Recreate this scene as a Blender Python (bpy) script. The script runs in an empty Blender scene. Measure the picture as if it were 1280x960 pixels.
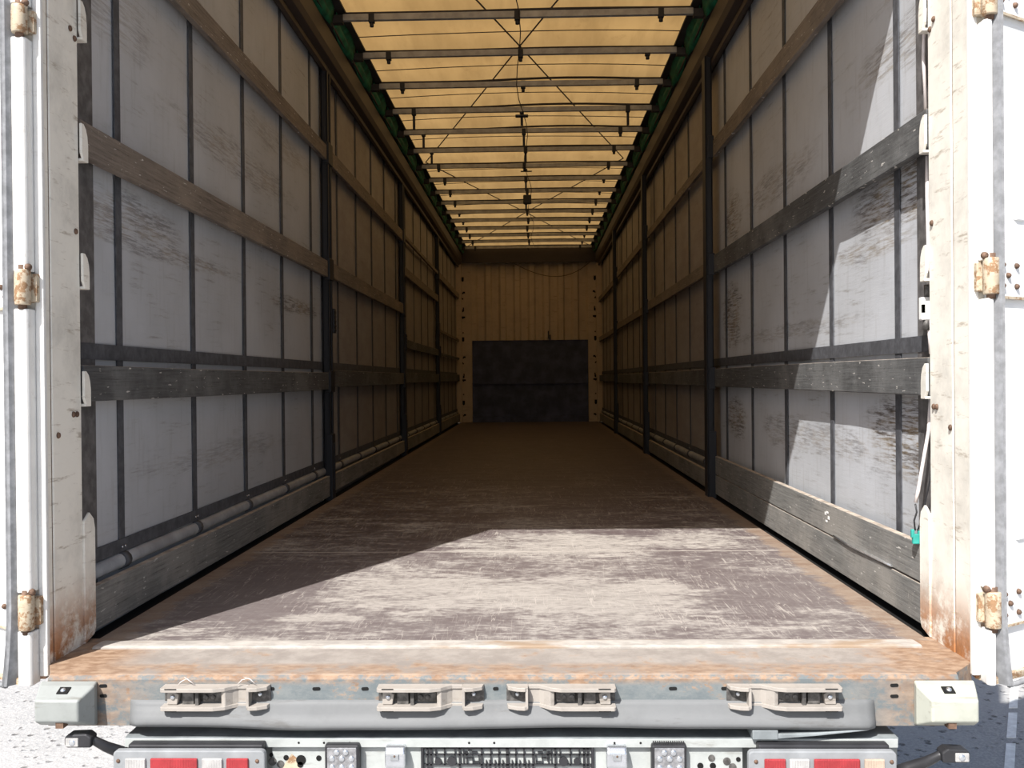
import bpy, bmesh, math, random
from mathutils import Vector, Matrix, Quaternion
random.seed(7)
SC = bpy.context.scene
COL = SC.collection

# ------------------------------------------------------------------ camera
CX, CZ, FPX = 0.087, 0.765, 1142.0
yaw, pitch, roll = math.atan(28 / FPX), -math.atan(6 / FPX), 0.009
f = Vector((-math.sin(yaw) * math.cos(pitch), math.cos(yaw) * math.cos(pitch), math.sin(pitch)))
r = Vector((math.cos(yaw), math.sin(yaw), 0)); u = r.cross(f)
r2 = math.cos(roll) * r - math.sin(roll) * u
u2 = math.sin(roll) * r + math.cos(roll) * u
cam = bpy.data.objects.new('camera', bpy.data.cameras.new('camera'))
COL.objects.link(cam)
cam.matrix_world = Matrix(((r2.x, u2.x, -f.x, CX), (r2.y, u2.y, -f.y, 0), (r2.z, u2.z, -f.z, CZ), (0, 0, 0, 1)))
cam.data.sensor_width = 36
cam.data.lens = 36 * FPX / 1280
cam.data.clip_start = 0.05
SC.camera = cam

# ------------------------------------------------------------------ light
SUN_DIR = Vector((0.5, 1.0, -1.27)).normalized()
sl = bpy.data.lights.new('sun', 'SUN')
sl.energy = 8.6; sl.angle = math.radians(0.53); sl.color = (1.0, 0.97, 0.93)
so = bpy.data.objects.new('sun', sl); COL.objects.link(so)
so.rotation_euler = SUN_DIR.to_track_quat('-Z', 'Y').to_euler()
so.location = (-6, -8, 14)
w = bpy.data.worlds.new('sky'); SC.world = w; w.use_nodes = True
nt = w.node_tree; nt.nodes.clear()
sky = nt.nodes.new('ShaderNodeTexSky'); sky.sky_type = 'NISHITA'; sky.sun_disc = False
sky.sun_elevation = math.radians(48.6); sky.sun_rotation = math.radians(206)
sky.air_density = 1.0; sky.dust_density = 2.5; sky.ozone_density = 1.0
bg = nt.nodes.new('ShaderNodeBackground'); bg.inputs[1].default_value = 0.17
wo = nt.nodes.new('ShaderNodeOutputWorld')
nt.links.new(sky.outputs[0], bg.inputs[0]); nt.links.new(bg.outputs[0], wo.inputs[0])
SC.view_settings.view_transform = 'Standard'; SC.view_settings.look = 'None'
SC.view_settings.gamma = 1; SC.view_settings.use_curve_mapping = False
SC.view_settings.exposure = 0.0
SC.cycles.max_bounces = 8; SC.cycles.diffuse_bounces = 4; SC.cycles.transmission_bounces = 6
SC.cycles.use_denoising = True
SC.cycles.sample_clamp_indirect = 6

# ------------------------------------------------------------------ node helpers
class N:
    """small procedural-material writer"""
    def __init__(s, name):
        s.m = bpy.data.materials.new(name); s.m.use_nodes = True
        s.t = s.m.node_tree; s.t.nodes.clear()
        s.out = s.t.nodes.new('ShaderNodeOutputMaterial')
        tc = s.t.nodes.new('ShaderNodeTexCoord'); s.P = tc.outputs['Object']
        s._sep = None
    def put(s, sock, v):
        if v is None: return
        if isinstance(v, (int, float)):
            sock.default_value = v if sock.type == 'VALUE' else ((v, v, v, 1) if sock.type == 'RGBA' else (v, v, v))
        elif isinstance(v, tuple):
            sock.default_value = v if len(v) == len(sock.default_value) else tuple(v) + (1,)
        else: s.t.links.new(v, sock)
    def math(s, op, a, b=None, c=None, clamp=False):
        n = s.t.nodes.new('ShaderNodeMath'); n.operation = op; n.use_clamp = clamp
        s.put(n.inputs[0], a); s.put(n.inputs[1], b); s.put(n.inputs[2], c)
        return n.outputs[0]
    def mul(s, a, b): return s.math('MULTIPLY', a, b)
    def add(s, a, b): return s.math('ADD', a, b)
    def mx(s, a, b): return s.math('MAXIMUM', a, b)
    def xyz(s):
        if not s._sep:
            n = s.t.nodes.new('ShaderNodeSeparateXYZ'); s.t.links.new(s.P, n.inputs[0]); s._sep = n.outputs
        return s._sep
    def noise(s, scale, detail=4, rough=0.6, stretch=(1, 1, 1), off=0, dist=0.0):
        mp = s.t.nodes.new('ShaderNodeMapping'); s.t.links.new(s.P, mp.inputs[0])
        mp.inputs['Scale'].default_value = stretch; mp.inputs['Location'].default_value = (off, off * 1.7, off * .6)
        n = s.t.nodes.new('ShaderNodeTexNoise'); s.t.links.new(mp.outputs[0], n.inputs['Vector'])
        n.inputs['Scale'].default_value = scale; n.inputs['Detail'].default_value = detail
        n.inputs['Roughness'].default_value = rough; n.inputs['Distortion'].default_value = dist
        return n.outputs['Fac']
    def vor(s, scale, stretch=(1, 1, 1), feature='F1'):
        mp = s.t.nodes.new('ShaderNodeMapping'); s.t.links.new(s.P, mp.inputs[0])
        mp.inputs['Scale'].default_value = stretch
        n = s.t.nodes.new('ShaderNodeTexVoronoi'); s.t.links.new(mp.outputs[0], n.inputs['Vector'])
        n.feature = feature; n.inputs['Scale'].default_value = scale
        return n.outputs['Distance']
    def ss(s, v, lo, hi, a=0.0, b=1.0):
        n = s.t.nodes.new('ShaderNodeMapRange'); n.interpolation_type = 'SMOOTHSTEP'
        s.put(n.inputs[0], v)
        for i, q in enumerate((lo, hi, a, b)): n.inputs[i + 1].default_value = q
        return n.outputs[0]
    def bump(s, h, strength=0.3, dist=0.01):
        n = s.t.nodes.new('ShaderNodeBump'); n.inputs['Strength'].default_value = strength
        n.inputs['Distance'].default_value = dist; s.t.links.new(h, n.inputs['Height']); return n.outputs[0]
    def mix(s, fac, a, b):
        n = s.t.nodes.new('ShaderNodeMix'); n.data_type = 'RGBA'
        s.put(n.inputs[0], fac); s.put(n.inputs[6], a); s.put(n.inputs[7], b)
        return n.outputs[2]
    def bsdf(s, color, rough=0.6, metal=0.0, normal=None, spec=0.3, **kw):
        n = s.t.nodes.new('ShaderNodeBsdfPrincipled')
        s.put(n.inputs['Base Color'], color); s.put(n.inputs['Roughness'], rough)
        s.put(n.inputs['Metallic'], metal); n.inputs['Specular IOR Level'].default_value = spec
        for k, v in kw.items(): s.put(n.inputs[k], v)
        if normal is not None: s.t.links.new(normal, n.inputs['Normal'])
        s.t.links.new(n.outputs[0], s.out.inputs[0]); return s.m

def blob(n, ax, c0, r0, bx_, c1, r1, jit=None):
    """soft spot of dirt centred at (c0, c1) on axes ax, bx_, ragged by jit"""
    x = n.xyz()
    a = n.math('DIVIDE', n.math('SUBTRACT', x[ax], c0), r0); b = n.math('DIVIDE', n.math('SUBTRACT', x[bx_], c1), r1)
    d = n.math('SQRT', n.add(n.mul(a, a), n.mul(b, b)))
    if jit is not None: d = n.add(d, n.mul(n.math('SUBTRACT', jit, 0.5), 1.6))
    return n.ss(d, 1.15, 0.55)

def simple(name, color, rough=0.6, metal=0.0, var=0.25, scale=14, bump=0.15, spec=0.3):
    n = N(name); a = n.noise(scale, 5)
    c = n.mix(n.ss(a, 0.3, 0.75), tuple(x * (1 - var) for x in color), tuple(min(1, x * (1 + var)) for x in color))
    return n.bsdf(c, rough, metal, n.bump(a, bump, 0.002), spec)

def painted(name, color, rust=0.35, dirt=0.4, rough=0.5, rustcol=(0.30, 0.13, 0.05), scale=6, zlow=None, streak=(1, 6, 6)):
    n = N(name)
    a = n.noise(scale, 8, 0.7); b = n.noise(scale * 1.7, 8, 0.75, off=5); fine = n.noise(60, 3, 0.6)
    st = n.noise(5, 7, 0.7, stretch=streak, off=3)
    c = n.mix(n.mul(n.ss(a, 0.40, 0.75), dirt), color, tuple(x * 0.62 for x in color))
    c = n.mix(n.mul(n.ss(st, 0.56, 0.70), dirt), c, (color[0] * .42, color[1] * .36, color[2] * .30))
    rm = n.ss(n.add(n.mul(b, 0.8), n.mul(fine, 0.2)), 0.76 - rust * 0.4, 0.82 - rust * 0.4)
    if zlow is not None:
        z = n.xyz()[2]
        low = n.mul(n.ss(z, zlow, 0.0), n.ss(b, 0.36, 0.56)); rm = n.mx(rm, low)
    c = n.mix(rm, c, n.mix(fine, tuple(x * .6 for x in rustcol), tuple(min(1, x * 1.7) for x in rustcol)))
    return n.bsdf(c, n.ss(rm, 0, 1, rough, 0.85), 0, n.bump(n.add(b, n.mul(fine, .4)), 0.2, 0.003))

# ------------------------------------------------------------------ materials
def curtain_material(name, right):
    n = N(name); x = n.xyz()
    big = n.noise(1.6, 5, 0.6); st = n.noise(3.0, 8, 0.78, stretch=(1, 1.3, 16)); st2 = n.noise(9.0, 6, 0.75, stretch=(1, 1.0, 12), off=4)
    jit = n.noise(3.5, 5, 0.7, stretch=(1, 1, 2.5), off=9)
    c = n.mix(n.ss(big, 0.3, 0.7), (0.50, 0.520, 0.555), (0.42, 0.436, 0.462))
    # panels past the first post: brown soiling, plus the deep interior's shade painted in
    soil_shade = n.mul(n.ss(x[1], 5.90, 5.98), n.ss(n.noise(1.3, 7, .7, stretch=(1, 1, 1.5), off=17), .22, .58, .62, 1.0))
    c = n.mix(n.mul(soil_shade, .85), c, n.mix(n.ss(jit, .35, .65), (0.235, 0.195, 0.17), (0.305, 0.265, 0.235)))
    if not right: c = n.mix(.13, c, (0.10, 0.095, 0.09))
    m = n.mul(n.ss(st, 0.53, 0.68), n.ss(big, 0.42, 0.62))
    c = n.mix(n.mul(m, 0.65), c, (0.15, 0.125, 0.10))
    vst = n.noise(4.0, 6, 0.7, stretch=(1, 9, 0.8), off=2)
    c = n.mix(n.mul(n.ss(vst, 0.52, 0.72), 0.30), c, (0.25, 0.24, 0.23))
    if right:
        spots = [(2.95, .50, 1.36, .13, .95), (3.3, .45, 1.22, .05, .6), (2.9, .5, 0.56, .16, .95), (3.7, .5, .50, .07, .5), (5.6, .28, 1.13, .2, 1), (5.5, .3, .52, .13, .9),
                 (5.55, .25, 1.72, .16, .9), (2.9, .6, 1.84, .10, .6), (4.6, .7, 1.72, .10, .5), (4.4, .5, .50, .1, .55), (2.85, .4, 2.05, .08, .6), (4.4, 1.2, .98, .04, .45)]
    else:
        spots = [(3.1, .45, 1.32, .10, .6), (4.3, 1.0, 1.80, .09, .5), (5.3, .6, 1.20, .05, .8), (3.4, .9, 1.25, .04, .6), (5.0, .8, 2.05, .08, .4), (4.1, 1.0, .45, .06, .35), (3.0, .3, 2.0, .15, .4)]
    tot = None
    for (cy, ry, cz, rz, k) in spots:
        bb = n.mul(blob(n, 1, cy, ry, 2, cz, rz, jit), k); tot = bb if tot is None else n.mx(tot, bb)
    fleck = n.ss(st2, 0.40, 0.62)
    c = n.mix(n.mul(tot, fleck), c, n.mix(n.ss(jit, .4, .6), (0.07, 0.055, 0.045), (0.20, 0.145, 0.075)))
    bp = n.add(n.noise(2.2, 3), n.mul(st2, 0.15))
    return n.bsdf(c, 0.5, 0, n.bump(bp, 0.35, 0.012), 0.25)

def plank_material(name, base, light):
    n = N(name); oi = n.t.nodes.new('ShaderNodeObjectInfo')
    mp = n.t.nodes.new('ShaderNodeVectorMath'); mp.operation = 'ADD'
    cb = n.t.nodes.new('ShaderNodeCombineXYZ'); n.t.links.new(n.mul(oi.outputs['Random'], 37.0), cb.inputs[1]); n.t.links.new(n.mul(oi.outputs['Random'], 11.0), cb.inputs[2])
    n.t.links.new(n.P, mp.inputs[0]); n.t.links.new(cb.outputs[0], mp.inputs[1]); n.P = mp.outputs[0]
    g = n.noise(6, 8, 0.75, stretch=(4, .7, 22)); b = n.noise(2.2, 6, .7, off=3); v = n.noise(8, 6, .7, stretch=(2, 14, 2), off=6)
    c = n.mix(n.ss(g, .38, .66), base, tuple(x * 1.7 for x in base))
    c = n.mix(n.mul(n.ss(b, .42, .68), .55), c, light)
    c = n.mix(n.mul(n.ss(v, .60, .74), .5), c, tuple(min(1, x * 1.5) for x in light))
    sc_ = n.noise(45, 3, .5, stretch=(1, .45, 2.0), off=1)
    c = n.mix(n.ss(sc_, .66, .71), c, (0.50, 0.48, 0.45))
    c = n.mix(n.mul(n.ss(g, .42, .34), .8), c, tuple(x * .35 for x in base))
    return n.bsdf(c, 0.7, 0, n.bump(g, 0.35, 0.004))

def floor_material():
    n = N('worn_plywood'); x = n.xyz()
    big = n.noise(1.5, 6, .65, stretch=(.8, 1.3, 1)); mid = n.noise(5.5, 10, .82, stretch=(.70, 1.9, 1), off=3, dist=.3)
    fine = n.noise(34, 6, .75, stretch=(.75, 1.7, 1), off=7); v = n.noise(9, 6, .7, stretch=(2.6, .5, 1), off=2, dist=.6)
    dark = n.mix(n.ss(mid, .3, .7), (0.076, 0.053, 0.056), (0.128, 0.106, 0.106))
    dark = n.mix(n.mul(n.ss(fine, .5, .7), .4), dark, (0.20, 0.185, 0.18))
    # worn pale patches, most of them near the open end
    near = n.ss(x[1], 7.5, 3.6)
    wear = n.add(n.add(n.mul(big, .30), n.mul(mid, .40)), n.mul(fine, .30))
    wear = n.add(wear, n.mul(near, .055))
    j = n.noise(6, 9, .82, stretch=(.9, 1.6, 1), off=12)
    for (cx, rx, cy, ry, k) in [(-.05, .75, 3.25, .28, .10), (.15, .55, 4.25, .30, .12), (.25, .25, 2.95, .35, .09), (-.62, .16, 2.93, .05, .16), (-.3, .12, 2.95, .07, .12),
                                (.52, .20, 3.25, .25, .09), (.85, .22, 4.3, .3, .05), (-.3, .6, 5.9, .7, .05), (-.9, .25, 3.3, .6, -.10), (.85, .3, 3.3, .6, -.06)]:
        wear = n.add(wear, n.mul(blob(n, 0, cx, rx, 1, cy, ry, j), k * .72))
    vsc = n.noise(16, 6, .8, stretch=(1.8, .45, 1), off=31)
    wear = n.add(wear, n.mul(n.math('SUBTRACT', vsc, .5), .16))
    wm = n.ss(wear, .518, .635)
    pale = n.mix(n.ss(n.add(n.mul(mid, .5), n.mul(fine, .5)), .40, .60), (0.22, 0.20, 0.182), (0.41, 0.380, 0.345))
    c = n.mix(n.mul(wm, n.ss(x[1], 9.0, 4.4, .32, .95)), dark, pale)
    dusty = n.ss(x[1], 5.5, 2.9, 0.0, .42); c = n.mix(n.mul(dusty, n.ss(fine, .25, .75, .55, 1)), c, (0.215, 0.198, 0.186))
    # joints between the sheets
    for yy in (4.05, 6.9, 10.0, 13.1):
        dd = n.math('ABSOLUTE', n.math('SUBTRACT', x[1], yy)); c = n.mix(n.ss(dd, .010, .004), c, (0.36, .33, .30) if yy < 5 else (.03, .025, .025))
    # scratches
    for k, (ang, off) in enumerate([(.35, 1), (-.5, 5), (.1, 9), (1.2, 14)]):
        mp = n.t.nodes.new('ShaderNodeMapping'); n.t.links.new(n.P, mp.inputs[0]); mp.inputs['Rotation'].default_value = (0, 0, ang)
        mp.inputs['Scale'].default_value = (9, .55, 1); mp.inputs['Location'].default_value = (off, off, 0)
        q = n.t.nodes.new('ShaderNodeTexNoise'); n.t.links.new(mp.outputs[0], q.inputs[0]); q.inputs['Scale'].default_value = 3; q.inputs['Detail'].default_value = 2
        line = n.ss(n.math('ABSOLUTE', n.math('SUBTRACT', q.outputs[0], .5)), .006, .001)
        line = n.mul(line, n.ss(n.noise(2.3, 2, off=20 + off), .50, .58)); c = n.mix(n.mul(line, n.ss(x[1], 9, 5, .25, .8)), c, (.36, .33, .30))
    # rusty steel side rails showing along both edges
    ax = n.math('ABSOLUTE', x[0]); e = n.ss(n.add(ax, n.mul(n.math('SUBTRACT', j, .5), .26)), 1.12, 1.17)
    rc = n.mix(n.ss(mid, .35, .65), (0.20, 0.135, 0.095), (0.28, 0.225, 0.175)); c = n.mix(n.mul(e, n.ss(x[1], 9, 4, .35, .85)), c, rc)
    return n.bsdf(c, n.ss(wm, 0, 1, .55, .8), 0, n.bump(n.add(mid, n.mul(fine, .5)), .25, .004), .25)

def sill_material():
    n = N('rusty_grey_steel'); x = n.xyz()
    a = n.noise(5, 8, .72, stretch=(1, 1, 1)); b = n.noise(13, 7, .75, off=4, stretch=(1, 1, 1.6)); fi = n.noise(50, 4, .6, stretch=(.5, 1, 1))
    blue = n.mix(n.ss(b, .35, .65), (0.120, 0.140, 0.148), (0.175, 0.190, 0.190))
    rust = n.mix(n.ss(fi, .3, .7), (0.19, 0.115, 0.072), (0.32, 0.225, 0.155))
    dust = n.mix(n.ss(b, .35, .65), (0.225, 0.20, 0.18), (0.30, 0.272, 0.245))
    top = n.ss(x[2], -.004, -.0015)
    ctop = n.mix(n.ss(n.add(n.mul(a, .6), n.mul(b, .4)), .53, .64), dust, rust)
    band = n.mul(n.ss(x[1], 2.47, 2.43), n.ss(b, .36, .54)); ctop = n.mix(n.mul(band, .8), ctop, rust)
    edge = n.ss(n.math('ABSOLUTE', x[0]), .95, 1.12); ctop = n.mix(n.mul(edge, n.ss(a, .3, .5)), ctop, rust)
    fr = n.ss(n.add(n.mul(a, .55), n.mul(b, .45)), .535, .59)
    up = n.mul(n.ss(x[2], -.030, -.008), n.ss(b, .42, .55)); side = n.mul(n.ss(n.math('ABSOLUTE', x[0]), .85, 1.1), n.ss(b, .38, .52))
    cf = n.mix(n.mx(n.mx(fr, up), n.mul(side, .8)), blue, rust)
    c = n.mix(top, cf, ctop)
    return n.bsdf(c, .7, 0, n.bump(n.add(b, n.mul(fi, .5)), .3, .003))

def ground_material():
    n = N('asphalt_apron'); a = n.noise(1.2, 6, .6); p = n.vor(14, (1, 1.0, 1)); p2 = n.noise(22, 5, .7); f_ = n.noise(90, 2)
    c = n.mix(n.ss(a, .3, .7), (0.30, 0.30, 0.30), (0.38, 0.375, 0.37))
    c = n.mix(n.ss(f_, .4, .65), c, (0.42, 0.41, 0.40))
    pit = n.mul(n.ss(p, .34, .16), n.ss(p2, .46, .56)); c = n.mix(n.mul(pit, .8), c, (0.09, .085, .08))
    cr = n.ss(n.math('ABSOLUTE', n.math('SUBTRACT', n.noise(1.1, 3, .5, dist=1.5, off=3), .5)), .008, .002)
    return n.bsdf(c, .9, 0, n.bump(n.add(p2, n.mul(n.ss(p, .3, .1), -.7)), .6, .02), .2)

def tarp_material():
    n = N('translucent_roof_tarp'); a = n.noise(1.8, 5, .6, stretch=(2.5, .6, 1)); b = n.noise(6, 6, .7, stretch=(1, .5, 1), off=2); vs = n.noise(4, 4, .6, stretch=(2.2, .25, 1), off=8)
    col = n.mix(n.ss(a, .3, .7), (0.315, 0.190, 0.070), (0.385, 0.238, 0.090))
    col = n.mix(n.mul(n.ss(b, .58, .72), .35), col, (.21, .125, .045)); col = n.mix(n.mul(n.ss(vs, .45, .70), .45), col, (.25, .15, .055))
    d = n.t.nodes.new('ShaderNodeBsdfDiffuse'); t = n.t.nodes.new('ShaderNodeBsdfTranslucent'); m = n.t.nodes.new('ShaderNodeMixShader')
    n.t.links.new(col, d.inputs[0]); n.t.links.new(col, t.inputs[0]); m.inputs[0].default_value = .5
    bp = n.bump(a, .3, .02); n.t.links.new(bp, d.inputs['Normal'])
    n.t.links.new(d.outputs[0], m.inputs[1]); n.t.links.new(t.outputs[0], m.inputs[2]); n.t.links.new(m.outputs[0], n.out.inputs[0])
    return n.m

M = {}
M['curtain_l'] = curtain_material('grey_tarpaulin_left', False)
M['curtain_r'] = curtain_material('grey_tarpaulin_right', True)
M['webbing'] = simple('dark_webbing', (0.075, 0.078, 0.088), .7, var=.3, scale=30)
M['webbing_warm'] = simple('worn_webbing', (0.11, 0.105, 0.105), .7, var=.35, scale=24)
M['tube'] = simple('curtain_roll', (0.29, 0.295, 0.305), .5, var=.2, scale=9)
M['plank_wood'] = plank_material('weathered_wood', (0.125, 0.105, 0.090), (0.27, 0.225, 0.18))
M['plank_dark'] = plank_material('scuffed_grey_board', (0.056, 0.057, 0.058), (0.20, 0.202, 0.20))
M['plank_alu'] = plank_material('worn_alloy_board', (0.13, 0.13, 0.125), (0.34, 0.32, 0.29))
M['plank_edge'] = simple('dusty_board_edge', (0.36, 0.31, 0.26), .8, var=.35, scale=18)
M['floor'] = floor_material(); M['sill'] = sill_material(); M['ground'] = ground_material(); M['tarp'] = tarp_material()
M['white_post'] = painted('scraped_white_paint', (0.82, 0.79, 0.715), .20, .75, zlow=.24, streak=(1, 1.6, 9), scale=5)
M['white_hinge'] = painted('white_hinge_paint', (0.74, 0.73, 0.70), .22, .3, scale=9)
M['white_door'] = painted('white_door_paint', (0.76, 0.76, 0.75), .10, .2, scale=2)
M['rust_hinge'] = painted('rusty_hinge_paint', (0.50, 0.42, 0.31), .66, .8, scale=22, rustcol=(.22, .13, .07))
M['white_panel'] = painted('speckled_white_panel', (0.37, 0.39, 0.38), .28, .45, scale=16)
M['cream'] = painted('cream_front_wall', (0.52, 0.42, 0.31), .18, .5, scale=4)
M['bulkhead'] = simple('dark_blue_bulkhead', (0.062, 0.072, 0.135), .55, var=.4, scale=5)
M['stanchion'] = painted('black_stanchion_steel', (0.020, 0.021, 0.026), .22, .3, rustcol=(.06, .035, .025), scale=10)
M['cantrail'] = painted('brown_cantrail', (0.048, 0.037, 0.032), .3, .5, rustcol=(.10, .06, .04), scale=5)
M['bow'] = simple('grey_bow_alloy', (0.34, 0.335, 0.33), .45, .3, var=.2)
M['bow_dark'] = simple('dark_bow_sleeve', (0.035, 0.03, 0.028), .7)
M['green'] = simple('green_roof_fabric', (0.008, 0.12, 0.062), .7, var=.45, scale=12, bump=.6)
M['rope'] = simple('dark_cable', (0.06, 0.045, 0.035), .7)
M['black'] = simple('black_plastic', (0.025, 0.025, 0.028), .45, spec=.4)
M['hole'] = simple('slot_darkness', (0.008, 0.008, 0.008), .9)
M['rubber'] = simple('grey_rubber_seal', (0.21, 0.215, 0.225), .7, var=.25, scale=30, bump=.4)
M['buffer_l'] = painted('grey_buffer_paint', (0.27, 0.285, 0.275), .30, .5, scale=9)
M['buffer_r'] = painted('pale_buffer_paint', (0.40, 0.41, 0.355), .26, .55, scale=9)
M['lip'] = painted('bare_steel_lip', (0.150, 0.155, 0.158), .28, .45, scale=6, rustcol=(.22, .14, .09), rough=.62)
M['keeper'] = painted('dusty_keeper_steel', (0.33, 0.302, 0.272), .36, .5, scale=14, rustcol=(.27, .17, .11))
M['mech'] = simple('grimy_mechanism', (0.11, 0.105, 0.10), .6, .3, var=.5, scale=60)
M['galv'] = simple('galvanised_plate', (0.25, 0.275, 0.285), .5, .2, var=.25, scale=12)
M['lamp_body'] = simple('grey_lamp_housing', (0.24, 0.25, 0.26), .45, var=.15)
def lens(name, c, ribs=True):
    n = N(name); x = n.xyz(); wv = n.math('SINE', n.mul(x[0], 1500.0)); b = n.bump(wv, .3, .002)
    return n.bsdf(n.mix(n.ss(n.noise(30, 4), .3, .7), c, tuple(v * .75 for v in c)), .25, 0, b, .5)
M['red_lens'] = lens('red_lens', (0.33, 0.030, 0.036)); M['clear_lens'] = lens('clear_lens', (0.42, 0.41, 0.40)); M['amber_lens'] = lens('amber_lens', (0.46, .36, .28))
M['chrome'] = simple('chrome', (0.62, 0.64, 0.67), .22, .85, var=.1)
M['cord'] = simple('white_cord', (0.72, 0.66, 0.64), .6, var=.1)
M['teal'] = simple('teal_plastic', (0.03, 0.28, 0.24), .5)
M['white_plain'] = simple('white_plastic', (0.78, 0.78, 0.77), .5, var=.05)
M['line_paint'] = simple('white_road_paint', (0.80, 0.80, 0.78), .8, var=.15, scale=20)
M['bolt'] = simple('rusty_bolt', (0.16, 0.10, 0.07), .7, .3, var=.4, scale=50)
M['led'] = simple('led_reflector', (0.34, 0.34, 0.35), .25, .6, var=.3, scale=60)

# ------------------------------------------------------------------ mesh helpers
class MB:
    def __init__(s): s.bm = bmesh.new()
    def face(s, vs, mi=0):
        try: fc = s.bm.faces.new(vs); fc.material_index = mi; return fc
        except ValueError: return None
    def box(s, x0, x1, y0, y1, z0, z1, mi=0, top_mi=None):
        x0, x1 = sorted((x0, x1)); y0, y1 = sorted((y0, y1)); z0, z1 = sorted((z0, z1))
        v = [s.bm.verts.new(p) for p in [(x0, y0, z0), (x1, y0, z0), (x1, y1, z0), (x0, y1, z0), (x0, y0, z1), (x1, y0, z1), (x1, y1, z1), (x0, y1, z1)]]
        for i, q in enumerate([(3, 2, 1, 0), (4, 5, 6, 7), (0, 1, 5, 4), (1, 2, 6, 5), (2, 3, 7, 6), (3, 0, 4, 7)]):
            s.face([v[k] for k in q], top_mi if (i == 1 and top_mi is not None) else mi)
        return s
    def prism(s, pts, axis, a0, a1, mi=0):
        """extrude a 2-D outline along an axis; pts are the two remaining coordinates in x,y,z order"""
        def mk(p, a):
            q = list(p); q.insert(axis, a); return s.bm.verts.new(q)
        A = [mk(p, a0) for p in pts]; B = [mk(p, a1) for p in pts]; n = len(pts)
        s.face(A, mi); s.face(B[::-1], mi)
        for i in range(n): s.face([A[i], B[i], B[(i + 1) % n], A[(i + 1) % n]], mi)
        return s
    def tube(s, pts, rad, seg=8, mi=0, caps=True):
        pts = [Vector(p) for p in pts]; rings = []
        prev = None
        for i, p in enumerate(pts):
            t = (pts[min(i + 1, len(pts) - 1)] - pts[max(i - 1, 0)]).normalized()
            if prev is None:
                a = Vector((0, 0, 1)) if abs(t.z) < .9 else Vector((1, 0, 0)); n1 = t.cross(a).normalized()
            else: n1 = (prev - t * prev.dot(t)).normalized()
            prev = n1; n2 = t.cross(n1); rr = rad[i] if isinstance(rad, (list, tuple)) else rad
            rings.append([s.bm.verts.new(p + (n1 * math.cos(2 * math.pi * k / seg) + n2 * math.sin(2 * math.pi * k / seg)) * rr) for k in range(seg)])
        for i in range(len(rings) - 1):
            for k in range(seg):
                fc = s.face([rings[i][k], rings[i][(k + 1) % seg], rings[i + 1][(k + 1) % seg], rings[i + 1][k]], mi)
                if fc: fc.smooth = True
        if caps: s.face(rings[0][::-1], mi); s.face(rings[-1], mi)
        return s
    def cyl(s, p0, p1, rad, seg=14, mi=0): return s.tube([p0, p1], rad, seg, mi)
    def dome(s, c, axis, rad, h, seg=12, mi=0):
        """flattened bolt head standing along the axis vector"""
        c = Vector(c); axis = Vector(axis).normalized()
        return s.tube([c, c + axis * h * .6, c + axis * h], [rad, rad * .85, rad * .35], seg, mi)
    def grid(s, fn, nu, nv, mi=0):
        V = [[s.bm.verts.new(fn(i / nu, j / nv)) for j in range(nv + 1)] for i in range(nu + 1)]
        for i in range(nu):
            for j in range(nv):
                fc = s.face([V[i][j], V[i + 1][j], V[i + 1][j + 1], V[i][j + 1]], mi)
                if fc: fc.smooth = True
        return s

def tag(o, label=None, cat=None, group=None, kind=None):
    if label: o['label'] = label
    if cat: o['category'] = cat
    if group: o['group'] = group
    if kind: o['kind'] = kind
    return o

def obj(name, mb, mat, parent=None, bev=0.0, seg=2, solid=0.0, center=False, loc=None):
    me = bpy.data.meshes.new(name)
    bmesh.ops.recalc_face_normals(mb.bm, faces=mb.bm.faces[:])
    mb.bm.to_mesh(me); mb.bm.free()
    mats = mat if isinstance(mat, (list, tuple)) else [mat]
    for m_ in mats: me.materials.append(m_)
    o = bpy.data.objects.new(name, me); COL.objects.link(o)
    if center and parent is None:
        xs = [v.co for v in me.vertices]
        c = Vector([(min(p[i] for p in xs) + max(p[i] for p in xs)) / 2 for i in range(3)]); c.z = min(p.z for p in xs)
        me.transform(Matrix.Translation(-c)); o.location = c
    if loc: o.location = loc
    if parent is not None: o.parent = parent
    if solid:
        m_ = o.modifiers.new('solid', 'SOLIDIFY'); m_.thickness = solid; m_.offset = 0
    if bev:
        m_ = o.modifiers.new('bevel', 'BEVEL'); m_.width = bev; m_.segments = seg; m_.limit_method = 'ANGLE'; m_.angle_limit = math.radians(35)
    return o

def empty(name, loc, label=None, cat=None, group=None, kind=None, rz=0.0):
    o = bpy.data.objects.new(name, None); COL.objects.link(o); o.location = loc; o.rotation_euler = (0, 0, rz)
    o.empty_display_size = .05
    return tag(o, label, cat, group, kind)

def copy_tree(o, parent=None):
    c = o.copy(); COL.objects.link(c); c.parent = parent
    for ch in [q for q in list(bpy.data.objects) if q.parent == o]: copy_tree(ch, c)
    return c

def ordinal(i): return ['first', 'second', 'third', 'fourth', 'fifth', 'sixth', 'seventh', 'eighth', 'ninth', 'tenth', 'eleventh', 'twelfth', 'thirteenth', 'fourteenth', 'fifteenth', 'sixteenth'][i]

YF = 16.30                       # front wall
POSTS = [5.93, 9.33, 12.75]      # stanchions
ENDS = [2.69] + POSTS + [YF]

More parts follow.
